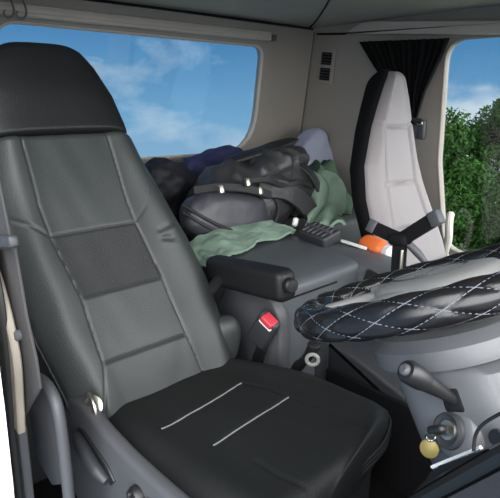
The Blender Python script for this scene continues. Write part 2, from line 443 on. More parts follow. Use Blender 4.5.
def on_cush(x, y):
    L, R = Lc(x - .02), Rc(x - .02); w = (y - (L + R) / 2) / ((R - L) / 2)
    return V3(x, y, .502 + .055 * max(0, 1 - abs(w) ** 4) ** (1 / 2.4) - .055 + float(cextra(np.array([x - .02]), np.array([y]), np.array([w]))[0]))
for pts in (clines[0], clines[1]):
    P = smooth_path([(p[0] + .02, p[1], 0) for p in pts], 12)
    MB().add(*tube([on_cush(p[0], p[1]) - V3(0, 0, .0018) for p in P], .0021, 6)).build('stitch_line', 'thread', cush)
pp = MB()
edge = [(x, Lc(x) ) for x in np.linspace(.05, .55, 40)] + [(x, Rc(x)) for x in np.linspace(.55, .1, 40)]
P = smooth_path([(x + .022, y, .452 + .012 * (x / .55) ** 2) for x, y in edge[::3]], 5)
for dz in (0, -.012, -.024): pp.add(*tube(P - V3(0, 0, -dz), .0045, 6))
pp.build('piping', 'leather_head_shade', cush)
MB().add(*tube([(.022, y, .492 + .004 * math.sin((y - .28) * 7)) for y in np.linspace(.28, .70, 20)], .0035, 6)).build('rear_piping', 'thread', cush)
MB().add(*box2((.02, .29, .05), (.50, .78, .40), .03)).build('seat_base', 'matte_black', seat)
# near-side plastic cover with recliner lever and knob
top = [(-.10, .42), (-.06, .530), (0, .548), (.06, .548), (.14, .535), (.24, .528), (.34, .530), (.44, .535), (.54, .525), (.58, .47), (.56, .20), (.02, .16), (-.10, .25)]
sc = MB().add(*prism(top, 1, .215, .252, .014, 4)).build('side_cover', 'plastic', seat)
rc = MB().add(*prism([(.012, .478), (.045, .490), (.165, .458), (.195, .435), (.175, .412), (.03, .44)], 1, .209, .219, .003)).build('lever_recess', 'black', sc)
lv = MB().add(*tube(smooth_path([(.025, .203, .470), (.07, .195, .466), (.13, .194, .446), (.175, .202, .428)], 8), [.010, .015, .017, .016, .010], 12, flat=1.0))
lv.build('recliner_lever', 'plastic_dk', sc)
kn = MB()
for x, z in ((.300, .462), (.352, .462)):
    kn.add(*lathe([(0, .027), (.010, .027), (.018, .023), (.020, .016), (.020, 0)], (x, .216, z), (0, -1, 0), 24))
    kn.add(*rbox((.012, .012, .05), .004, Matrix.Translation((x, .193, z))))
kn.build('adjuster_knob', 'black', sc)
MB().add(*lathe([(0, 0), (0, .024), (.003, .026), (.006, .022), (.008, .010), (.008, 0)], (.050, .242, .545), (.45, -.75, .45), 28)).add(*tube([(.045 + .035 * math.sin(a), .236 - .004 * math.sin(a), .545 + .03 * math.cos(a)) for a in np.linspace(-.3, 2.2, 16)], .006, 8)).build('recliner_hinge', 'steel', seat)
# armrest on the inner side
arm = MB().add(*rbox((.36, .075, .098), .026, frame((-.015, .80, .728), (1, 0, .10), (0, 0, 1)), 5)).build('armrest', 'leather_head_shade', seat)
MB().add(*lathe([(-.01, .012), (0, .021), (.026, .021), (.031, .017), (.032, 0)], (.158, .795, .752), (1, -.25, .1), 24)).build('armrest_knob', 'black', arm)
MB().add(*tube([(-.12, .775, .70), (-.10, .72, .68), (-.10, .66, .67)], .02, 10)).build('armrest_pivot', 'black', arm)

# lower bolster flap beside the cushion corner
MB().add(*blob((-.035, .72, .53), (.035, .05, .075), e=2.6, amp=.008, seed=4, nu=36, nv=20)).build('seat_flap', 'leather', seat)

# ------------------------------------------------------------------ belts
bt = thing('seat_belt', (.12, .085, .60), 'grey seat belt strap hanging on the door pillar beside the driver seat', 'seat belt')
MB().add(*strip(smooth_path([(.02, .062, 1.40), (.105, .061, 1.24), (.135, .060, 1.14), (.155, .060, 1.05), (.165, .060, 1.00)], 6), .075, .005, (0, 1, 0))).build('webbing', 'belt', bt)
MB().add(*rbox((.135, .018, .022), .006, frame((.175, .052, 1.018), (1, 0, .2), (0, 0, 1)))).build('tongue', 'plastic_dk', bt)
MB().add(*lathe([(-.004, .011), (.006, .011), (.009, .007), (.009, 0)], (.150, .066, .825), (.1, -1, .1), 16)).build('bolt', 'plastic_mid', bt)
gd = thing('belt_guard', (.10, .12, 0), 'dark plastic guard frame with rounded corner between door pillar and driver seat', 'guard')
MB().add(*tube(smooth_path([(-.045, .118, .638), (.03, .118, .665), (.10, .118, .680), (.145, .118, .668), (.164, .118, .63), (.168, .118, .55), (.166, .118, .43), (.16, .118, .2), (.155, .118, .01)], 8), .0125, 12)).build('frame', 'plastic', gd)
MB().add(*prism([(-.04, .61), (.03, .65), (.10, .67), (.145, .65), (.158, .55), (.13, .44), (.07, .40), (-.02, .42)], 1, .116, .128, .004)).build('panel', 'plastic', gd)

bu = thing('belt_buckle', (.03, .80, .38), 'seat belt buckle with red release button beside the far side of the driver cushion', 'buckle')
BF = frame((.035, .822, .560), (-.55, 0, -.85), (.2, -1, 0))
MB().add(*rbox((.125, .074, .036), .012, BF, 3)).build('housing', 'plastic_dk', bu)
BR = frame((.067, .814, .603), (-.55, 0, -.85), (.2, -1, 0))
MB().add(*rbox((.022, .047, .040), .006, BR, 3)).build('release_button', 'red', bu)
MB().add(*rbox((.010, .050, .037), .004, frame((.0595, .816, .5915), (-.55, 0, -.85), (.2, -1, 0)), 2)).build('button_surround', 'white', bu)
MB().add(*strip([(.022, .826, .495), (-.005, .83, .44), (-.02, .83, .38), (-.02, .83, .30)], .035, .012, (0, 1, 0))).build('stalk', 'black', bu)

# ------------------------------------------------------------------ centre console
con = thing('center_console', (-.1, 1.15, 0), 'grey plastic center console box between the two seats', 'console')
MB().add(*prism(round_poly([(-.45, 0.02, .01), (.05, .02, .01), (.05, .685, .035), (-.08, .705, .05), (-.45, .700, .01)], 5), 1, .885, 1.30, .016, 3)).build('body', 'plastic_mid', con)
MB().add(*prism(round_poly([(-.40, .02, .01), (.085, .02, .01), (.075, .60, .03), (.035, .655, .02), (-.19, .655, .04), (-.23, .57, .03), (-.38, .42, .03)], 5), 1, .855, .90, .012, 3)).build('side_panel', 'plastic', con)
MB().add(*prism(round_poly([(-.45, .02, .01), (.20, .02, .01), (.26, .60, .05), (.10, .675, .06), (-.45, .695, .01)], 6), 1, 1.285, 1.475, .014, 3)).build('passenger_side_body', 'plastic_mid', con)
MB().add(*box2((.046, 1.06, .20), (.056, 1.12, .62), .003)).build('recess_strip', 'plastic_dk', con)
tr = MB(); tr.add(*box2((.048, .93, .640), (.054, 1.16, .646), .002))
tr.build('lid_gap', 'matte_black', con)
MB().add(*prism([(.07, .60), (.235, .59), (.225, .655), (.09, .672)], 1, 1.272, 1.292, .004)).build('cup_recess', 'black', con)
MB().add(*prism(round_poly([(.04, .01, .01), (1.01, .01, .01), (1.01, .30, .02), (.45, .32, .02), (.2, .40, .04), (.04, .43, .01)], 5), 1, 1.13, 1.50, .02, 3)).build('tunnel_cover', 'plastic_dk', con)
MB().add(*box2((.06, 1.115, .0), (1.0, 1.132, .325), .004)).build('tunnel_side_shade', 'floor', con)  # dark sheet over the tunnel side, standing in for its shade
vn = MB().add(*rbox((.15, .105, .05), .010, frame((-.235, 1.395, .715), (1, -.05, -.08), (0, -.25, 1)), 3)).build('vent', 'plastic_dk', con)
for k in range(5):
    MB().add(*rbox((.010, .085, .014), .003, frame((-.285 + .025 * k, 1.39, .741 - .0022 * k), (1, -.05, -.08), (.5, -.25, 1)), 2)).build('slat', 'plastic', vn)
MB().add(*rbox((.14, .010, .012), .003, frame((-.235, 1.39, .744), (1, -.05, -.08), (0, -.25, 1)), 2)).build('divider', 'plastic', vn)
MB().add(*rbox((.12, .016, .012), .005, frame((-.10, 1.45, .692), (1, .1, -.1), (0, 0, 1)), 2)).build('edge_trim', 'white', con)

lever = thing('shift_stub', (.10, .87, .20), 'short black lever with a pale ring beside the far edge of the driver cushion', 'lever')
MB().add(*tube(smooth_path([(.08, .86, .20), (.10, .87, .36), (.13, .872, .44), (.155, .872, .475), (.185, .87, .515), (.20, .868, .545)], 6), [.016, .016, .016, .018, .014, .017, .018], 12)).build('stem', 'black', lever)
a = np.linspace(0, 2 * PI, 28, endpoint=False)
MB().add(*tube([(.214 + .022 * math.cos(t) * .6, .852 + .022 * math.cos(t) * .5, .516 + .017 * math.sin(t)) for t in a], .006, 8, closed=True)).build('ring', 'hub', lever)
MB().add(*lathe([(0, .02), (.012, .02), (.016, .014), (.016, 0)], (.205, .866, .548), (.2, -.1, 1), 16)).build('cap', 'black', lever)

# ------------------------------------------------------------------ steering wheel and column
WC = V3(.757, .509, .984); TAU = math.radians(24)
E1 = V3(math.cos(TAU), 0, math.sin(TAU)); E2 = V3(0, 1, 0); EN = np.cross(E1, E2); EN = EN if EN[2] > 0 else -EN
RR, rr = .210, .0235
wh = thing('steering_wheel', tuple(WC - EN * .06), 'steering wheel in a black diamond-quilted cover with pale stitching', 'steering wheel')
def rimp(th, ph, r): return WC + (RR + r * math.cos(ph)) * (math.cos(th) * E1 + math.sin(th) * E2) + r * math.sin(ph) * EN
NT, NP = 432, 48
secs = []
for i in range(NT):
    th = 2 * PI * i / NT; s = []
    for j in range(NP):
        ph = 2 * PI * j / NP
        A = 18 * th + 4 * ph; B = 18 * th - 4 * ph
        q = (abs(math.sin(A / 2)) * abs(math.sin(B / 2))) ** .45
        s.append(rimp(th, ph, rr * (.90 + .17 * q)))
    secs.append(s)
rim = MB().add(*loft(secs, closed=True)).build('rim_cover', 'rim', wh, angle=80)
st = MB()
for sg in (1, -1):
    for m in (0, 1):
        n = 900; P = []
        for i in range(n):
            th = 4 * PI * i / n; P.append(rimp(th, sg * (-4.5 * th) + m * PI / 2, rr * .922))
        st.add(*tube(P, .0007, 5, closed=True))
st.build('stitching', 'white_thread', rim)
def wp(r, th, h): return WC + r * (math.cos(th) * E1 + math.sin(th) * E2) + h * EN
# hub: a domed pad, wider across
hub = MB(); secs = []
for h, k in ((-.055, .60), (-.05, .78), (-.035, .92), (-.004, 1.0), (.013, .97), (.019, .88), (.022, .6), (.023, .25)):
    s = []
    for j in range(64):
        t = 2 * PI * j / 64; c, q = math.cos(t), math.sin(t)
        x = math.copysign(abs(c) ** (2 / 2.6), c) * .092 * k - .004; y = math.copysign(abs(q) ** (2 / 2.8), q) * .092 * k
        s.append(WC + x * E1 + y * E2 + h * EN)
    secs.append(s)
hb = hub.add(*loft(secs)).build('hub', 'hub', wh, angle=60)
em = MB()
em.add(*tube([WC + (.058 * math.cos(t) - .012) * E1 + .052 * math.sin(t) * E2 + .0222 * EN for t in np.linspace(0, 2 * PI, 48, endpoint=False)], .0022, 6, closed=True))
em.build('emblem_ring', 'plastic', hb)
em = MB()
for k in range(4):                                     # raised worn letter strokes, too worn to read
    y = -.030 + .018 * k
    em.add(*strip([WC + (-.020) * E1 + y * E2 + .0234 * EN, WC + (-.002) * E1 + (y + .004) * E2 + .0234 * EN], .0025, .002, EN))
    em.add(*strip([WC + (-.002) * E1 + (y + .003) * E2 + .0234 * EN, WC + (-.004) * E1 + (y + .012) * E2 + .0234 * EN], .0025, .002, EN))
em.build('emblem_lettering', 'column', hb)
for th, wd in ((math.radians(106), .026), (math.radians(254), .026), (math.radians(158), .013), (math.radians(203), .013)):
    secs = []
    for t in np.linspace(0, 1, 10):
        r = .075 + t * (RR - .075); hh = .006 * (1 - t) - .002; ww = wd * (1.25 - .9 * t * (1 - t) * 2 + .15 * t)
        c = WC + r * (math.cos(th) * E1 + math.sin(th) * E2); w = -math.sin(th) * E1 + math.cos(th) * E2
        secs.append([c + ww * math.copysign(abs(math.cos(a)) ** .6, math.cos(a)) * w + (hh + .010 * math.copysign(abs(math.sin(a)) ** .8, math.sin(a))) * EN for a in np.linspace(0, 2 * PI, 20, endpoint=False)])
    MB().add(*loft(secs)).build('spoke', 'hub', wh)

col = thing('steering_column', (.95, .51, .02), 'light grey plastic steering column shroud below the steering wheel', 'steering column')
AX = -EN                                               # down along the column
def cs(t, hx, hy, e=2.6, n=48, off=0):
    c = WC + t * AX + off * E1; s = []
    for j in range(n):
        a = 2 * PI * j / n; x = math.copysign(abs(math.cos(a)) ** (2 / e), math.cos(a)) * hx; y = math.copysign(abs(math.sin(a)) ** (2 / e), math.sin(a)) * hy
        s.append(c + x * E1 + y * E2)
    return s
MB().add(*loft([cs(.052, .05, .05, 2), cs(.055, .105, .115, 2.2), cs(.07, .118, .128, 2.2), cs(.088, .119, .129, 2.2), cs(.097, .115, .125, 2.3), cs(.099, .10, .11, 2.3)])).build('collar', 'column', col)
MB().add(*loft([cs(.094, .090, .105, 3), cs(.110, .100, .112, 3.2, off=.02), cs(.20, .100, .108, 3.4, off=.03), cs(.28, .097, .10, 3.4, off=.035), cs(.36, .092, .092, 3.2, off=.035), cs(.42, .085, .085, 3, off=.03), cs(.56, .07, .07, 2.6, off=.01)])).build('shroud', 'column', col, angle=50)
# wiper / indicator stalk
sk = thing('indicator_stalk', (.84, .42, .85), 'black indicator stalk sticking out of the steering column side', 'stalk')
b0 = V3(.845, .400, .872); b1 = V3(.815, .325, .930)
d = (b1 - b0) / np.linalg.norm(b1 - b0); Ld = np.linalg.norm(b1 - b0)
MB().add(*lathe([(-.03, .009), (.02, .009), (.04, .011), (.055, .0125), (.065, .0125)], b0, d, 20)).build('arm', 'black', sk)
MB().add(*lathe([(.060, .0130), (.070, .0150), (Ld - .006, .0155), (Ld, .013), (Ld + .001, 0)], b0, d, 24)).build('twist_grip', 'black', sk)
MB().add(*lathe([(Ld, .008), (Ld + .004, .0075), (Ld + .006, .005), (Ld + .006, 0)], b0, d, 20)).build('end_button', 'plastic', sk)
MB().add(*rbox((.030, .010, .036), .008, frame(b0 + V3(.0, .002, -.002), E1, (0, 0, 1)), 3)).build('stalk_slot', 'matte_black', col)

# ignition lock + key
IG = V3(.856, .408, .822); ID = V3(-.35, -.85, .32); ID /= np.linalg.norm(ID)
ig = MB().add(*lathe([(-.03, .040), (.0, .038), (.012, .034), (.016, .028), (.016, .024)], IG, ID, 32)).build('ignition_housing', 'column', col)
MB().add(*lathe([(.010, 0), (.010, .026), (.022, .025), (.024, .021), (.020, .015), (.020, 0)], IG, ID, 32)).build('lock_bezel', 'plastic_dk', ig)
MB().add(*lathe([(.019, 0), (.019, .0145), (.0225, .013), (.0225, 0)], IG, ID, 24)).build('lock_barrel', 'steel', ig)
MB().add(*lathe([(0, 0), (0, .011), (.004, .010), (.004, 0)], IG + V3(.055, -.016, .028), ID, 16)).build('screw_plug', 'black', col)
ky = thing('ignition_key', tuple(IG + ID * .03), 'ignition key with a brass fob hanging from the steering column lock', 'key')
u = V3(-.8, .1, -.6); K0 = IG + ID * .026
MB().add(*rbox((.028, .012, .015), .005, frame(K0 + ID * .008 + u * .006, u, ID), 3)).add(*rbox((.004, .012, .02), .001, frame(K0 - ID * .006, u, ID), 1)).build('key_head', 'black', ky)
K1 = K0 + ID * .006 + u * .018
MB().add(*tube([K1 + .008 * (math.cos(t) * V3(0, 0, 1) + math.sin(t) * V3(.7, .5, 0)) - V3(0, 0, .008) for t in np.linspace(0, 2 * PI, 20, endpoint=False)], .0014, 6, closed=True)).build('split_ring', 'chrome', ky)
MB().add(*lathe([(-.003, 0), (-.003, .0115), (-.002, .0130), (.002, .0130), (.003, .0115), (.003, 0)], K1 - V3(.0, 0, .028), (.25, -.85, .35), 28)).build('fob', 'brass', ky)

# dashboard end panel nearest the door
da = thing('dashboard', (1.0, .3, 0), 'dark dashboard end panel with a bright trim strip at the lower right corner', 'dashboard')
A = V3(.842, .302, .770); B = V3(.963, .242, .950); t = (B - A) / np.linalg.norm(B - A)
nn = V3(-.45, -.62, .62); nn = nn - t * (nn @ t); nn /= np.linalg.norm(nn); ww = np.cross(t, nn)
if ww[2] > 0: ww = -ww                                  # runs from the edge towards the viewer's lower right
def slab(o, wlen, th, e0, e1):
    secs = []
    for q in np.linspace(e0, e1, 8):
        c = o + t * q; b = th * .35
        secs.append([c + x * ww + y * nn for x, y in ((0, -th + b), (b, -th), (wlen - b, -th), (wlen, -th + b), (wlen, -b), (wlen - b, 0), (b, 0), (0, -b))])
    return loft(secs)
MB().add(*slab(A, .022, .02, -.10, .26)).build('edge_band', 'black', da)
MB().add(*slab(A + ww * .021 - nn * .002, .20, .03, -.10, .26)).build('panel', 'plastic', da)
S0 = V3(.872, .308, .828); S1 = V3(.931, .292, .897)
MB().add(*tube([S0 + (S1 - S0) * q for q in np.linspace(0, 1, 6)], .0024, 8)).build('trim_strip', 'white', da)
q4 = [A + t * .02 - nn * .004, A + t * .20 - nn * .004, S1 + V3(.02, 0, .02) - nn * .002, S1 - nn * .002, S0 - nn * .002, S0 - t * .05 - nn * .012]
v = [tuple(p_) for p_ in q4] + [tuple(p_ - nn * .012) for p_ in q4]; k_ = len(q4)
MB().add(v, [tuple(range(k_)), tuple(range(2 * k_ - 1, k_ - 1, -1))] + [(i, (i + 1) % k_, k_ + (i + 1) % k_, k_ + i) for i in range(k_)]).build('ledge', 'black', da, smooth=False)
MB().add(*box2((1.02, .08, 0), (1.36, 2.22, .88), .03)).build('dash_blocker', 'plastic', da)  # unseen dashboard volume, added to block low light from the front
MB().add(*tube(smooth_path([A + t * .180 - ww * .002, A + t * .190 - ww * .014 + nn * .004, A + t * .21 - ww * .019 + nn * .006, A + t * .25 - ww * .018 + nn * .004, A + t * .28 - ww * .01], 6), .0018, 8)).build('cable', 'black', da)

# ------------------------------------------------------------------ passenger seat
ps = thing('passenger_seat', (.25, 1.80, 0), 'light grey passenger seat with a black side shell beyond the center console', 'seat')
R2 = math.radians(15); zs = lambda z: (z - .55) / math.cos(R2)
pS = (-math.sin(R2), 0, math.cos(R2)); pN = (math.cos(R2), 0, math.sin(R2))
pl = lambda pairs: ([zs(z) for z, _ in pairs], [y for _, y in pairs])
Lp = lerp(*pl([(.55, 1.585), (.72, 1.57), (.87, 1.555), (1.0, 1.575), (1.15, 1.66), (1.25, 1.735), (1.33, 1.80), (1.395, 1.865)]))
Rp = lerp(*pl([(.55, 2.09), (.62, 2.08), (.78, 2.02), (.90, 1.975), (1.0, 1.955), (1.15, 1.945), (1.25, 1.94), (1.33, 1.925), (1.395, 1.90)]))
plines = [[(zs(1.14), 1.695), (zs(.92), 1.66), (zs(.74), 1.65)], [(zs(1.145), 1.88), (zs(.91), 1.87), (zs(.72), 1.93)],
          [(zs(1.20), 1.65), (zs(1.145), 1.715), (zs(1.14), 1.885), (zs(1.18), 1.945)], [(zs(.915), 1.64), (zs(.905), 1.85)], [(zs(.725), 1.63), (zs(.715), 1.94)]]
v, f, mi = pad((.0, 0, .55), pS, (0, 1, 0), pN, np.linspace(zs(.52), zs(1.385), 130), Lp, Rp, .05, .02, plines, .012, .007, lambda S, Y, w: .012 * np.exp(-((np.abs(w) - .72) / .17) ** 2), 90, 3.2, (.04, .05))
MB().add(v, f).build('backrest', 'seat_grey', ps, angle=70)
v, f, mi = pad(tuple(V3(.0, 0, .55) - .035 * V3(*pN)), pS, (0, 1, 0), pN, np.linspace(zs(.45), zs(1.40), 60), lambda s: Lp(s) - .012 - .02 * max(0, min(1, s / .8)), lambda s: Rp(s) + .006, .03, .075, nf=40, ex=5, endround=(.04, .05))
MB().add(v, f).build('back_shell', 'seat_black', ps, angle=70)
v, f, mi = pad((.02, 0, .56), (1, 0, 0), (0, 1, 0), (0, 0, 1), np.linspace(0, .50, 50), lambda s: 1.56, lambda s: 2.07, .05, .08, nf=50, ex=4)
MB().add(v, f).build('seat_cushion', 'seat_grey', ps, angle=70)
MB().add(*box2((.04, 1.59, .02), (.45, 2.04, .46), .03)).build('seat_base', 'matte_black', ps)

# orange-and-white bottle lying on the passenger seat
ob = thing('bottle', (-.035, 1.515, .64), 'orange bottle wedged between the center console and the passenger seat', 'bottle')
OB = V3(-.035, 1.515, .680); od = V3(1, -.1, -.08)
MB().add(*lathe([(-.075, 0), (-.073, .025), (-.062, .036), (-.045, .040), (.02, .040), (.035, .034), (.045, .024)], OB, od, 24)).build('bottle_body', 'orange', ob)
MB().add(*lathe([(.042, .022), (.046, .026), (.068, .026), (.072, .018), (.072, 0)], OB, od, 24)).build('cap', 'white', ob)

# ------------------------------------------------------------------ black Y bracket on the console
br = thing('bracket_stand', (.20, 1.30, .42), 'black three-armed bracket with silver tips in front of the passenger seat', 'bracket')
H = V3(.200, 1.30, .803)
MB().add(*rbox((.07, .042, .065), .016, frame(H, (1, 0, .1), (0, -1, 0)), 3)).build('hub', 'matte_black', br)
def bar(name, a, b, w, th, m, par=br, bev=.006):
    a = V3(*a); b = V3(*b); d = b - a
    return MB().add(*rbox((np.linalg.norm(d), w, th), bev, frame((a + b) / 2, d, (.25, -1, .3)), 3)).build(name, m, par)
bar('arm', H + V3(-.010, 0, .0), (.095, 1.30, .822), .044, .03, 'matte_black')
bar('arm_tip', (.105, 1.297, .822), (.074, 1.297, .830), .046, .034, 'plastic_mid')
bar('arm', H + V3(.012, 0, .004), (.318, 1.30, .893), .046, .03, 'matte_black')
bar('arm_tip', (.305, 1.297, .884), (.338, 1.297, .907), .048, .034, 'plastic_mid')
bar('post', H, (.203, 1.30, .625), .046, .03, 'matte_black')
bar('post_trim', (.222, 1.28, .775), (.224, 1.28, .64), .012, .012, 'steel')
MB().add(*tube([(.235, 1.30, .79), (.262, 1.31, .765), (.29, 1.325, .73), (.31, 1.335, .69)], [.013, .014, .009, .009], 12)).build('strut', 'plastic', br)

# ------------------------------------------------------------------ luggage on the bunk
def m3(rx=0, ry=0, rz=0): return (Matrix.Rotation(rz, 3, 'Z') @ Matrix.Rotation(ry, 3, 'Y') @ Matrix.Rotation(rx, 3, 'X'))
bp = thing('backpack', (-.62, 1.33, .66), 'big charcoal backpack lying on the bunk behind the console', 'backpack')
MB().add(*blob((-.64, 1.40, .83), (.16, .33, .16), m3(.14, 0, -.18), e=2.6, amp=.035, sc=5, fold=.016, fsc=22, nu=140, nv=80, seed=1, zmin=.668, fdir=(.3, .7, .6))).build('main_body', 'pack', bp)
pk = MB().add(*blob((-.545, 1.155, .785), (.075, .225, .098), m3(-.10, -.2, .02), e=3.2, amp=.010, sc=6, fold=.003, fsc=12, nu=90, nv=50, seed=2, zmin=.69)).build('front_pocket', 'pack2', bp)
MB().add(*blob((-.60, 1.46, .945), (.10, .20, .07), m3(.26, 0, -.1), e=2.5, amp=.022, sc=8, fold=.018, fsc=28, nu=100, nv=50, seed=3, fdir=(.2, 1, .2))).build('lid', 'pack', bp)
MB().add(*strip(smooth_path([(-.50, 1.30, .885), (-.455, 1.40, .875), (-.43, 1.49, .82), (-.415, 1.56, .745), (-.43, 1.60, .69)], 8), .085, .020, (.9, -.3, .4))).build('shoulder_strap', 'pack', bp)
MB().add(*strip(smooth_path([(-.56, 1.00, .905), (-.50, 1.10, .915), (-.475, 1.22, .895), (-.46, 1.33, .86)], 8), .035, .012, (.9, -.1, .4))).build('strap', 'strap', bp)
MB().add(*strip(smooth_path([(-.56, 1.54, 1.0), (-.49, 1.61, .93), (-.45, 1.65, .83), (-.43, 1.68, .72)], 8), .045, .012, (.9, .2, .3))).build('strap', 'strap', bp)
MB().add(*strip(smooth_path([(-.50, 1.21, .925), (-.46, 1.30, .93), (-.455, 1.40, .895), (-.44, 1.50, .90), (-.45, 1.58, .87)], 8), .025, .010, (.9, 0, .4))).build('strap', 'strap', bp)
for off in (0, .030):
    MB().add(*tube(smooth_path([(-.535, .925, .83 + off), (-.485, .97, .79 + off), (-.462, 1.04, .745 + off), (-.455, 1.13, .700 + off)], 8), .007, 8)).build('zipper', 'strap', pk)
MB().add(*tube(smooth_path([(-.50, 1.33, .865), (-.47, 1.375, .83), (-.465, 1.385, .77), (-.475, 1.36, .71)], 8), .006, 8)).build('zipper', 'strap', pk)
for y, z in ((1.06, .915), (1.20, .928), (1.27, .885)):
    MB().add(*rbox((.02, .035, .022), .005, frame((-.465, y, z), (.9, 0, .3), (0, 1, 0)), 2)).build('buckle', 'steel', bp)
MB().add(*lathe([(-.02, .006), (-.014, .013), (.014, .013), (.02, .006)], (-.405, 1.43, .735), (0, .3, 1), 16)).build('toggle', 'white', bp)
MB().add(*blob((-.66, 1.47, 1.025), (.06, .22, .020), m3(.20, 0, -.1), e=2.4, amp=.01, sc=8, seed=5, nu=50, nv=20)).build('back_padding', 'strap', bp)

MB().add(*blob((-.90, 1.09, .83), (.10, .19, .155), m3(.1, .1, 0), e=2.2, amp=.04, sc=7, fold=.020, fsc=24, nu=120, nv=64, seed=6, zmin=.662, fdir=(.6, .7, .3))).build('jacket', 'jacket', label='crumpled black jacket on the bunk between the driver seat and the backpack', cat='jacket')
MB().add(*blob((-.97, 1.46, .86), (.085, .24, .15), m3(.05, 0, 0), e=2.2, amp=.035, sc=6, fold=.022, fsc=15, nu=120, nv=60, seed=8, zmin=.664, fdir=(.4, .5, .8))).build('sweater', 'navy', label='navy blue garment bunched up under the rear window behind the backpack', cat='clothing')
# green cloth below the pack, hanging over the console's rear edge
G = np.zeros((70, 40, 3))
for i in range(70):
    for j in range(40):
        u_, w_ = i / 69, j / 39
        y = .84 + .50 * u_ - .02 * math.sin(w_ * 5); x = -.46 + (.22 - .10 * u_) * w_ + .012 * math.sin(u_ * 9)
        z = .720 + .005 * math.sin(u_ * 17 + w_ * 5) + .010 * fbm((x, y, 0), 14) + .03 * (1 - w_)
        if y < .93: z -= (.93 - y) * .55
        G[i, j] = (x, y, max(z, .714 if y > .88 else .62))
MB().add(*cloth(G, .01)).build('towel', 'green', label='sage green cloth spread on the console beneath the front of the backpack', cat='cloth')
MB().add(*blob((-.70, 1.86, .77), (.13, .22, .15), m3(-.2, 0, -.3), e=2.3, amp=.045, sc=7, fold=.040, fsc=20, nu=120, nv=64, seed=9, zmin=.664, fdir=(.3, .9, -.5))).build('shirt', 'green2', label='moss green shirt heaped on the bunk between the backpack and the passenger seat', cat='clothing')
G = np.zeros((60, 40, 3)); mid = smooth_path([(-.56, 1.66, .90), (-.48, 1.70, .88), (-.42, 1.66, .80), (-.37, 1.58, .755), (-.31, 1.51, .732), (-.27, 1.47, .728)], 12)[:60]
for i in range(60):
    for j in range(40):
        w_ = j / 39 - .5; c = mid[min(i, len(mid) - 1)]
        G[i, j] = (c[0] + .07 * w_ + .012 * math.sin(w_ * 9 + i * .16), c[1] + .16 * w_, c[2] + .022 * math.cos(w_ * 11 + i * .14) + .012 * fbm(c, 13) - .06 * w_ * w_ + .02 * w_)
MB().add(*cloth(G, .012)).build('scarf', 'green', label='pale green cloth trailing down from the shirt to the console vent', cat='cloth')
MB().add(*blob((-.96, 2.15, .87), (.07, .175, .175), m3(.62, 0, 0), e=5, amp=.015, sc=6, fold=.006, fsc=12, nu=72, nv=40, seed=10, zmin=.665)).build('pillow', 'pillow', label='pale blue pillow propped in the rear corner behind the green shirt', cat='pillow')
MB().add(*blob((-.66, 1.74, .95), (.035, .05, .04), m3(.3, 0, 0), e=2.5, amp=.02, sc=12, fold=.01, nu=40, nv=24, seed=11)).build('rag', 'pink', label='small pale lilac cloth poking up between the backpack and the green shirt', cat='cloth')

# ------------------------------------------------------------------ curtain, vent, hooks, belt guide
nu, nv2 = 120, 40; G = np.zeros((nu, nv2, 3))
for i in range(nu):
    for j in range(nv2):
        u_, w_ = i / (nu - 1), j / (nv2 - 1)
        xl = np.interp(w_, [0, .25, .6, 1], [-.70, -.62, -.50, -.36]); xr = np.interp(w_, [0, .15, .6, 1], [-.185, -.205, -.285, -.325])
        x = xl + (xr - xl) * u_; amp = .016 - .006 * w_
        G[i, j] = (x, 2.215 + amp * math.sin(u_ * 2 * PI * 13) + .006 * math.sin(u_ * 31), 1.548 - .02 * u_ - w_ * .40)
ct = thing('curtain', (-.35, 2.215, 1.15), 'black gathered curtain tied back beside the passenger window', 'curtain')
MB().add(*cloth(G, .004)).build('curtain_cloth', 'curtain', ct, angle=80)
MB().add(*tube(smooth_path([(-.365, 2.235, 1.17), (-.35, 2.185, 1.165), (-.325, 2.185, 1.155), (-.315, 2.24, 1.15)], 6), .012, 8)).build('tieback', 'curtain', ct)
wv = thing('wall_vent', (-.965, YW, 1.34), 'small grey double air vent on the wall behind the passenger seat', 'vent')
VF = frame((-.967, YW - .008, 1.437), (.985, 0, -.10), (0, -1, 0))
MB().add(*rbox((.115, .20, .016), .007, VF, 3)).build('frame', 'wall', wv)
for dz in (-.043, .043):
    op = MB().add(*rbox((.075, .068, .006), .003, VF @ Matrix.Translation((0, dz, .009)), 2)).build('opening', 'matte_black', wv)
    for k in range(4):
        MB().add(*rbox((.073, .005, .006), .001, VF @ Matrix.Translation((0, dz - .024 + .016 * k, .014)), 1)).build('slat', 'plastic_dk', op)
hk0 = None
for k, (y, lab) in enumerate(((.53, 'left one of two grey curtain hooks hanging from the rail over the rear window'), (.575, 'right one of two grey curtain hooks hanging from the rail over the rear window'))):
    if hk0 is None:
        x0 = RW(1.57) + .045
        P = smooth_path([(x0, y, 1.62), (x0 + .012, y + .006, 1.60), (x0 + .008, y + .012, 1.575), (x0 + .012, y + .004, 1.553), (x0 + .012, y - .014, 1.545), (x0 + .010, y - .026, 1.556), (x0 + .012, y - .022, 1.570)], 8)
        hk0 = MB().add(*tube(P, .004, 8)).build('curtain_hook', 'column', loc=(x0, y, 1.545), label=lab, cat='hook', group='hooks on the curtain rail')
    else:
        c = hk0.copy(); COL.objects.link(c); c.location.y += y - .53; c['label'] = lab
bg = thing('belt_anchor', (-.30, YW, 1.08), 'dark seat belt anchor on the pillar below the curtain', 'belt anchor')
MB().add(*rbox((.045, .03, .10), .01, Matrix.Translation((-.315, YW - .0145, 1.105)), 3)).build('anchor_body', 'plastic', bg)
MB().add(*rbox((.03, .014, .02), .004, Matrix.Translation((-.315, YW - .036, 1.135)), 2)).build('guide_loop', 'chrome', bg)

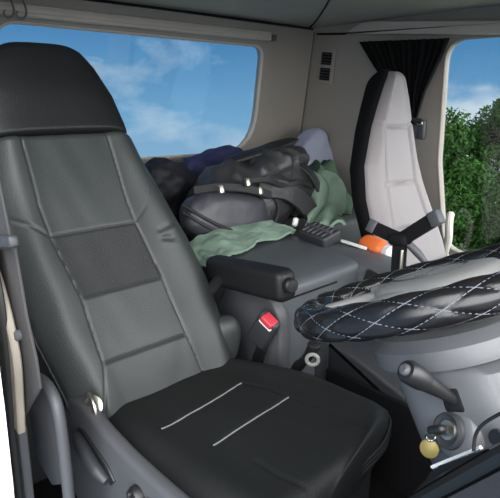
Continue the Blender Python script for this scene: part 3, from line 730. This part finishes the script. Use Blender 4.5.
# ------------------------------------------------------------------ outside
def ground():
    v, f = [], []
    N = 24
    for i in range(N + 1):
        for j in range(N + 1):
            x = -16 + 26 * i / N; y = 4 + 22 * j / N; v.append((x, y, -3.2 + .15 * fbm((x, y, 0), .3)))
    for i in range(N):
        for j in range(N): a = i * (N + 1) + j; f.append((a, a + N + 1, a + N + 2, a + 1))
    n = len(v); v += [(x, y, z - .4) for x, y, z in v]; f += [tuple(q + n for q in reversed(p)) for p in f]
    MB().add(v, f).build('ground', 'grass', kind='structure')
ground()
def tree(x, y, H, W, n, m, label, seed):
    r = np.random.default_rng(seed); z0 = -3.25
    t = thing('tree', (x, y, z0), label, 'tree', 'trees beyond the passenger window')
    mb = MB(); mb.add(*tube(smooth_path([(x, y, z0), (x + .1, y, z0 + H * .3), (x - .05, y + .1, z0 + H * .6), (x, y, z0 + H * .85)], 6), [.22, .15, .10, .03], 10))
    for k in range(12):
        a = r.uniform(0, 2 * PI); h = z0 + H * r.uniform(.2, .7); d = W * r.uniform(.4, .8)
        mb.add(*tube(smooth_path([(x, y, h), (x + d * .5 * math.cos(a), y + d * .5 * math.sin(a), h + .3), (x + d * math.cos(a), y + d * math.sin(a), h + .8)], 4), [.06, .04, .015], 6))
    mb.build('trunk', 'bark', t)
    cl = []
    for k in range(34):
        q = r.uniform(.10, .90); w = W * (math.sin(PI * min(1, q * .80 + .18)) ** .7); a = r.uniform(0, 2 * PI); d = w * math.sqrt(r.uniform(.05, .8))
        cl.append((x + d * math.cos(a), y + d * math.sin(a), z0 + H * q, W * r.uniform(.28, .42)))
    cl.append((x, y, z0 + H * .90, W * .38))
    vv = []; ff = []
    for k in range(n):
        c = cl[r.integers(len(cl))]; d = r.normal(size=3); d /= np.linalg.norm(d); p = np.array(c[:3]) + d * c[3] * r.uniform(.55, 1.05) * V3(1, 1, .85)
        if p[2] < z0 + .05: p[2] = z0 + .05
        s = r.uniform(.05, .085); u = r.normal(size=3); u /= np.linalg.norm(u); w = np.cross(u, d + .5 * r.normal(size=3)); w /= np.linalg.norm(w) + 1e-9; nn_ = np.cross(u, w)
        b = len(vv); vv += [p - u * s, p + w * s * .5 + nn_ * .012, p + u * s, p - w * s * .5 + nn_ * .012]; ff += [(b, b + 1, b + 2), (b, b + 2, b + 3)]
    MB().add(vv, ff).build('foliage', m, t, smooth=False)
tree(-5.45, 11.4, 4.15, 1.65, 24000, 'leaf', 'leafy green tree standing just right of the window pillar, partly hidden by it', 3)
tree(-4.95, 15.9, 4.55, 2.1, 36000, 'leaf2', 'darker green tree cut off by the right edge of the photo', 5)

# ------------------------------------------------------------------ sky
W = bpy.data.worlds.new('sky'); scene.world = W; W.use_nodes = True
nt = W.node_tree; nt.nodes.clear(); N = nt.nodes.new; L = nt.links.new
out = N('ShaderNodeOutputWorld'); bgd = N('ShaderNodeBackground'); L(bgd.outputs[0], out.inputs[0])
tc = N('ShaderNodeTexCoord'); sep = N('ShaderNodeSeparateXYZ'); L(tc.outputs['Generated'], sep.inputs[0])
rmp = N('ShaderNodeValToRGB'); mr = N('ShaderNodeMapRange'); mr.inputs[1].default_value = -.15; mr.inputs[2].default_value = .30
L(sep.outputs['Z'], mr.inputs[0]); L(mr.outputs[0], rmp.inputs[0])
e = rmp.color_ramp.elements; e[0].position = 0; e[0].color = (.31, .50, .71, 1); e[1].position = 1; e[1].color = (.055, .18, .40, 1)
k = rmp.color_ramp.elements.new(.25); k.color = (.18, .41, .67, 1)
k = rmp.color_ramp.elements.new(.60); k.color = (.055, .22, .475, 1)
mp = N('ShaderNodeMapping'); mp.inputs['Location'].default_value = (3.37, .3, -3.2); mp.inputs['Scale'].default_value = (1, 1, 2.2); L(tc.outputs['Generated'], mp.inputs[0])
nz = N('ShaderNodeTexNoise'); nz.inputs['Scale'].default_value = 5.5; nz.inputs['Detail'].default_value = 8; nz.inputs['Roughness'].default_value = .55; nz.inputs['Distortion'].default_value = .3
L(mp.outputs[0], nz.inputs['Vector'])
cr = N('ShaderNodeMapRange'); cr.inputs[1].default_value = .50; cr.inputs[2].default_value = .86; L(nz.outputs['Fac'], cr.inputs[0])
# a low bank of cloud towards the passenger side
bank = N('ShaderNodeMath'); bank.operation = 'MULTIPLY'
b1_ = N('ShaderNodeMapRange'); b1_.interpolation_type = 'SMOOTHSTEP'; b1_.inputs[1].default_value = .030; b1_.inputs[2].default_value = -.030
nz2 = N('ShaderNodeTexNoise'); nz2.inputs['Scale'].default_value = 14; nz2.inputs['Detail'].default_value = 6; L(mp.outputs[0], nz2.inputs['Vector'])
wob = N('ShaderNodeMath'); wob.operation = 'MULTIPLY_ADD'; L(nz2.outputs['Fac'], wob.inputs[0]); wob.inputs[1].default_value = .12; L(sep.outputs['Z'], wob.inputs[2])
wo2 = N('ShaderNodeMath'); wo2.operation = 'SUBTRACT'; L(wob.outputs[0], wo2.inputs[0]); wo2.inputs[1].default_value = .06; L(wo2.outputs[0], b1_.inputs[0])
b2_ = N('ShaderNodeMapRange'); b2_.inputs[1].default_value = .80; b2_.inputs[2].default_value = .87; L(sep.outputs['Y'], b2_.inputs[0])
L(b1_.outputs[0], bank.inputs[0]); L(b2_.outputs[0], bank.inputs[1])
mxm = N('ShaderNodeMath'); mxm.operation = 'MAXIMUM'; inv = N('ShaderNodeMath'); inv.operation = 'SUBTRACT'; inv.inputs[0].default_value = 1.0; L(b2_.outputs[0], inv.inputs[1])
clr = N('ShaderNodeMath'); clr.operation = 'MULTIPLY'; L(cr.outputs[0], clr.inputs[0]); L(inv.outputs[0], clr.inputs[1])
L(clr.outputs[0], mxm.inputs[0]); L(bank.outputs[0], mxm.inputs[1])
mix = N('ShaderNodeMix'); mix.data_type = 'RGBA'; L(mxm.outputs[0], mix.inputs['Factor']); L(rmp.outputs[0], mix.inputs[6]); mix.inputs[7].default_value = (.62, .74, .86, 1)
# unseen brighter side of the sky, added to light the cab (ahead of the truck and on the driver's side)
dot = N('ShaderNodeVectorMath'); dot.operation = 'DOT_PRODUCT'; L(tc.outputs['Generated'], dot.inputs[0]); dot.inputs[1].default_value = tuple(Vector((.90, -.18, .45)).normalized())
lm = N('ShaderNodeMapRange'); lm.interpolation_type = 'SMOOTHSTEP'; lm.inputs[1].default_value = .10; lm.inputs[2].default_value = .75; L(dot.outputs['Value'], lm.inputs[0])
gz = N('ShaderNodeMapRange'); gz.inputs[1].default_value = -.15; gz.inputs[2].default_value = .05; L(sep.outputs['Z'], gz.inputs[0])
lg = N('ShaderNodeMath'); lg.operation = 'MULTIPLY'; L(lm.outputs[0], lg.inputs[0]); L(gz.outputs[0], lg.inputs[1])
lobe_mix = N('ShaderNodeMix'); lobe_mix.data_type = 'RGBA'; L(lg.outputs[0], lobe_mix.inputs['Factor']); L(mix.outputs[2], lobe_mix.inputs[6]); lobe_mix.inputs[7].default_value = (9.0, 9.1, 9.2, 1)
L(lobe_mix.outputs[2], bgd.inputs['Color'])

# ------------------------------------------------------------------ camera
cam = bpy.data.cameras.new('camera'); co = bpy.data.objects.new('camera', cam); COL.objects.link(co); scene.camera = co
fpx = 520.; p = math.atan(151 / fpx); yaw = math.atan(600 / math.hypot(fpx, 151))
Fh = Vector((-math.sin(yaw), math.cos(yaw), 0)); R = Vector((math.cos(yaw), math.sin(yaw), 0)); Zv = Vector((0, 0, 1))
Fw = Fh * math.cos(p) - Zv * math.sin(p); U = Fh * math.sin(p) + Zv * math.cos(p)
mw = Matrix((R, U, -Fw)).transposed().to_4x4(); mw.translation = (1.12, -.215, 1.26); co.matrix_world = mw
cam.sensor_fit = 'HORIZONTAL'; cam.sensor_width = 36; cam.lens = 36 * fpx / 500; cam.clip_start = .02
vs = scene.view_settings
scene.display_settings.display_device = 'sRGB'
vs.view_transform = 'Standard'; vs.look = 'None'; vs.exposure = 0; vs.gamma = 1
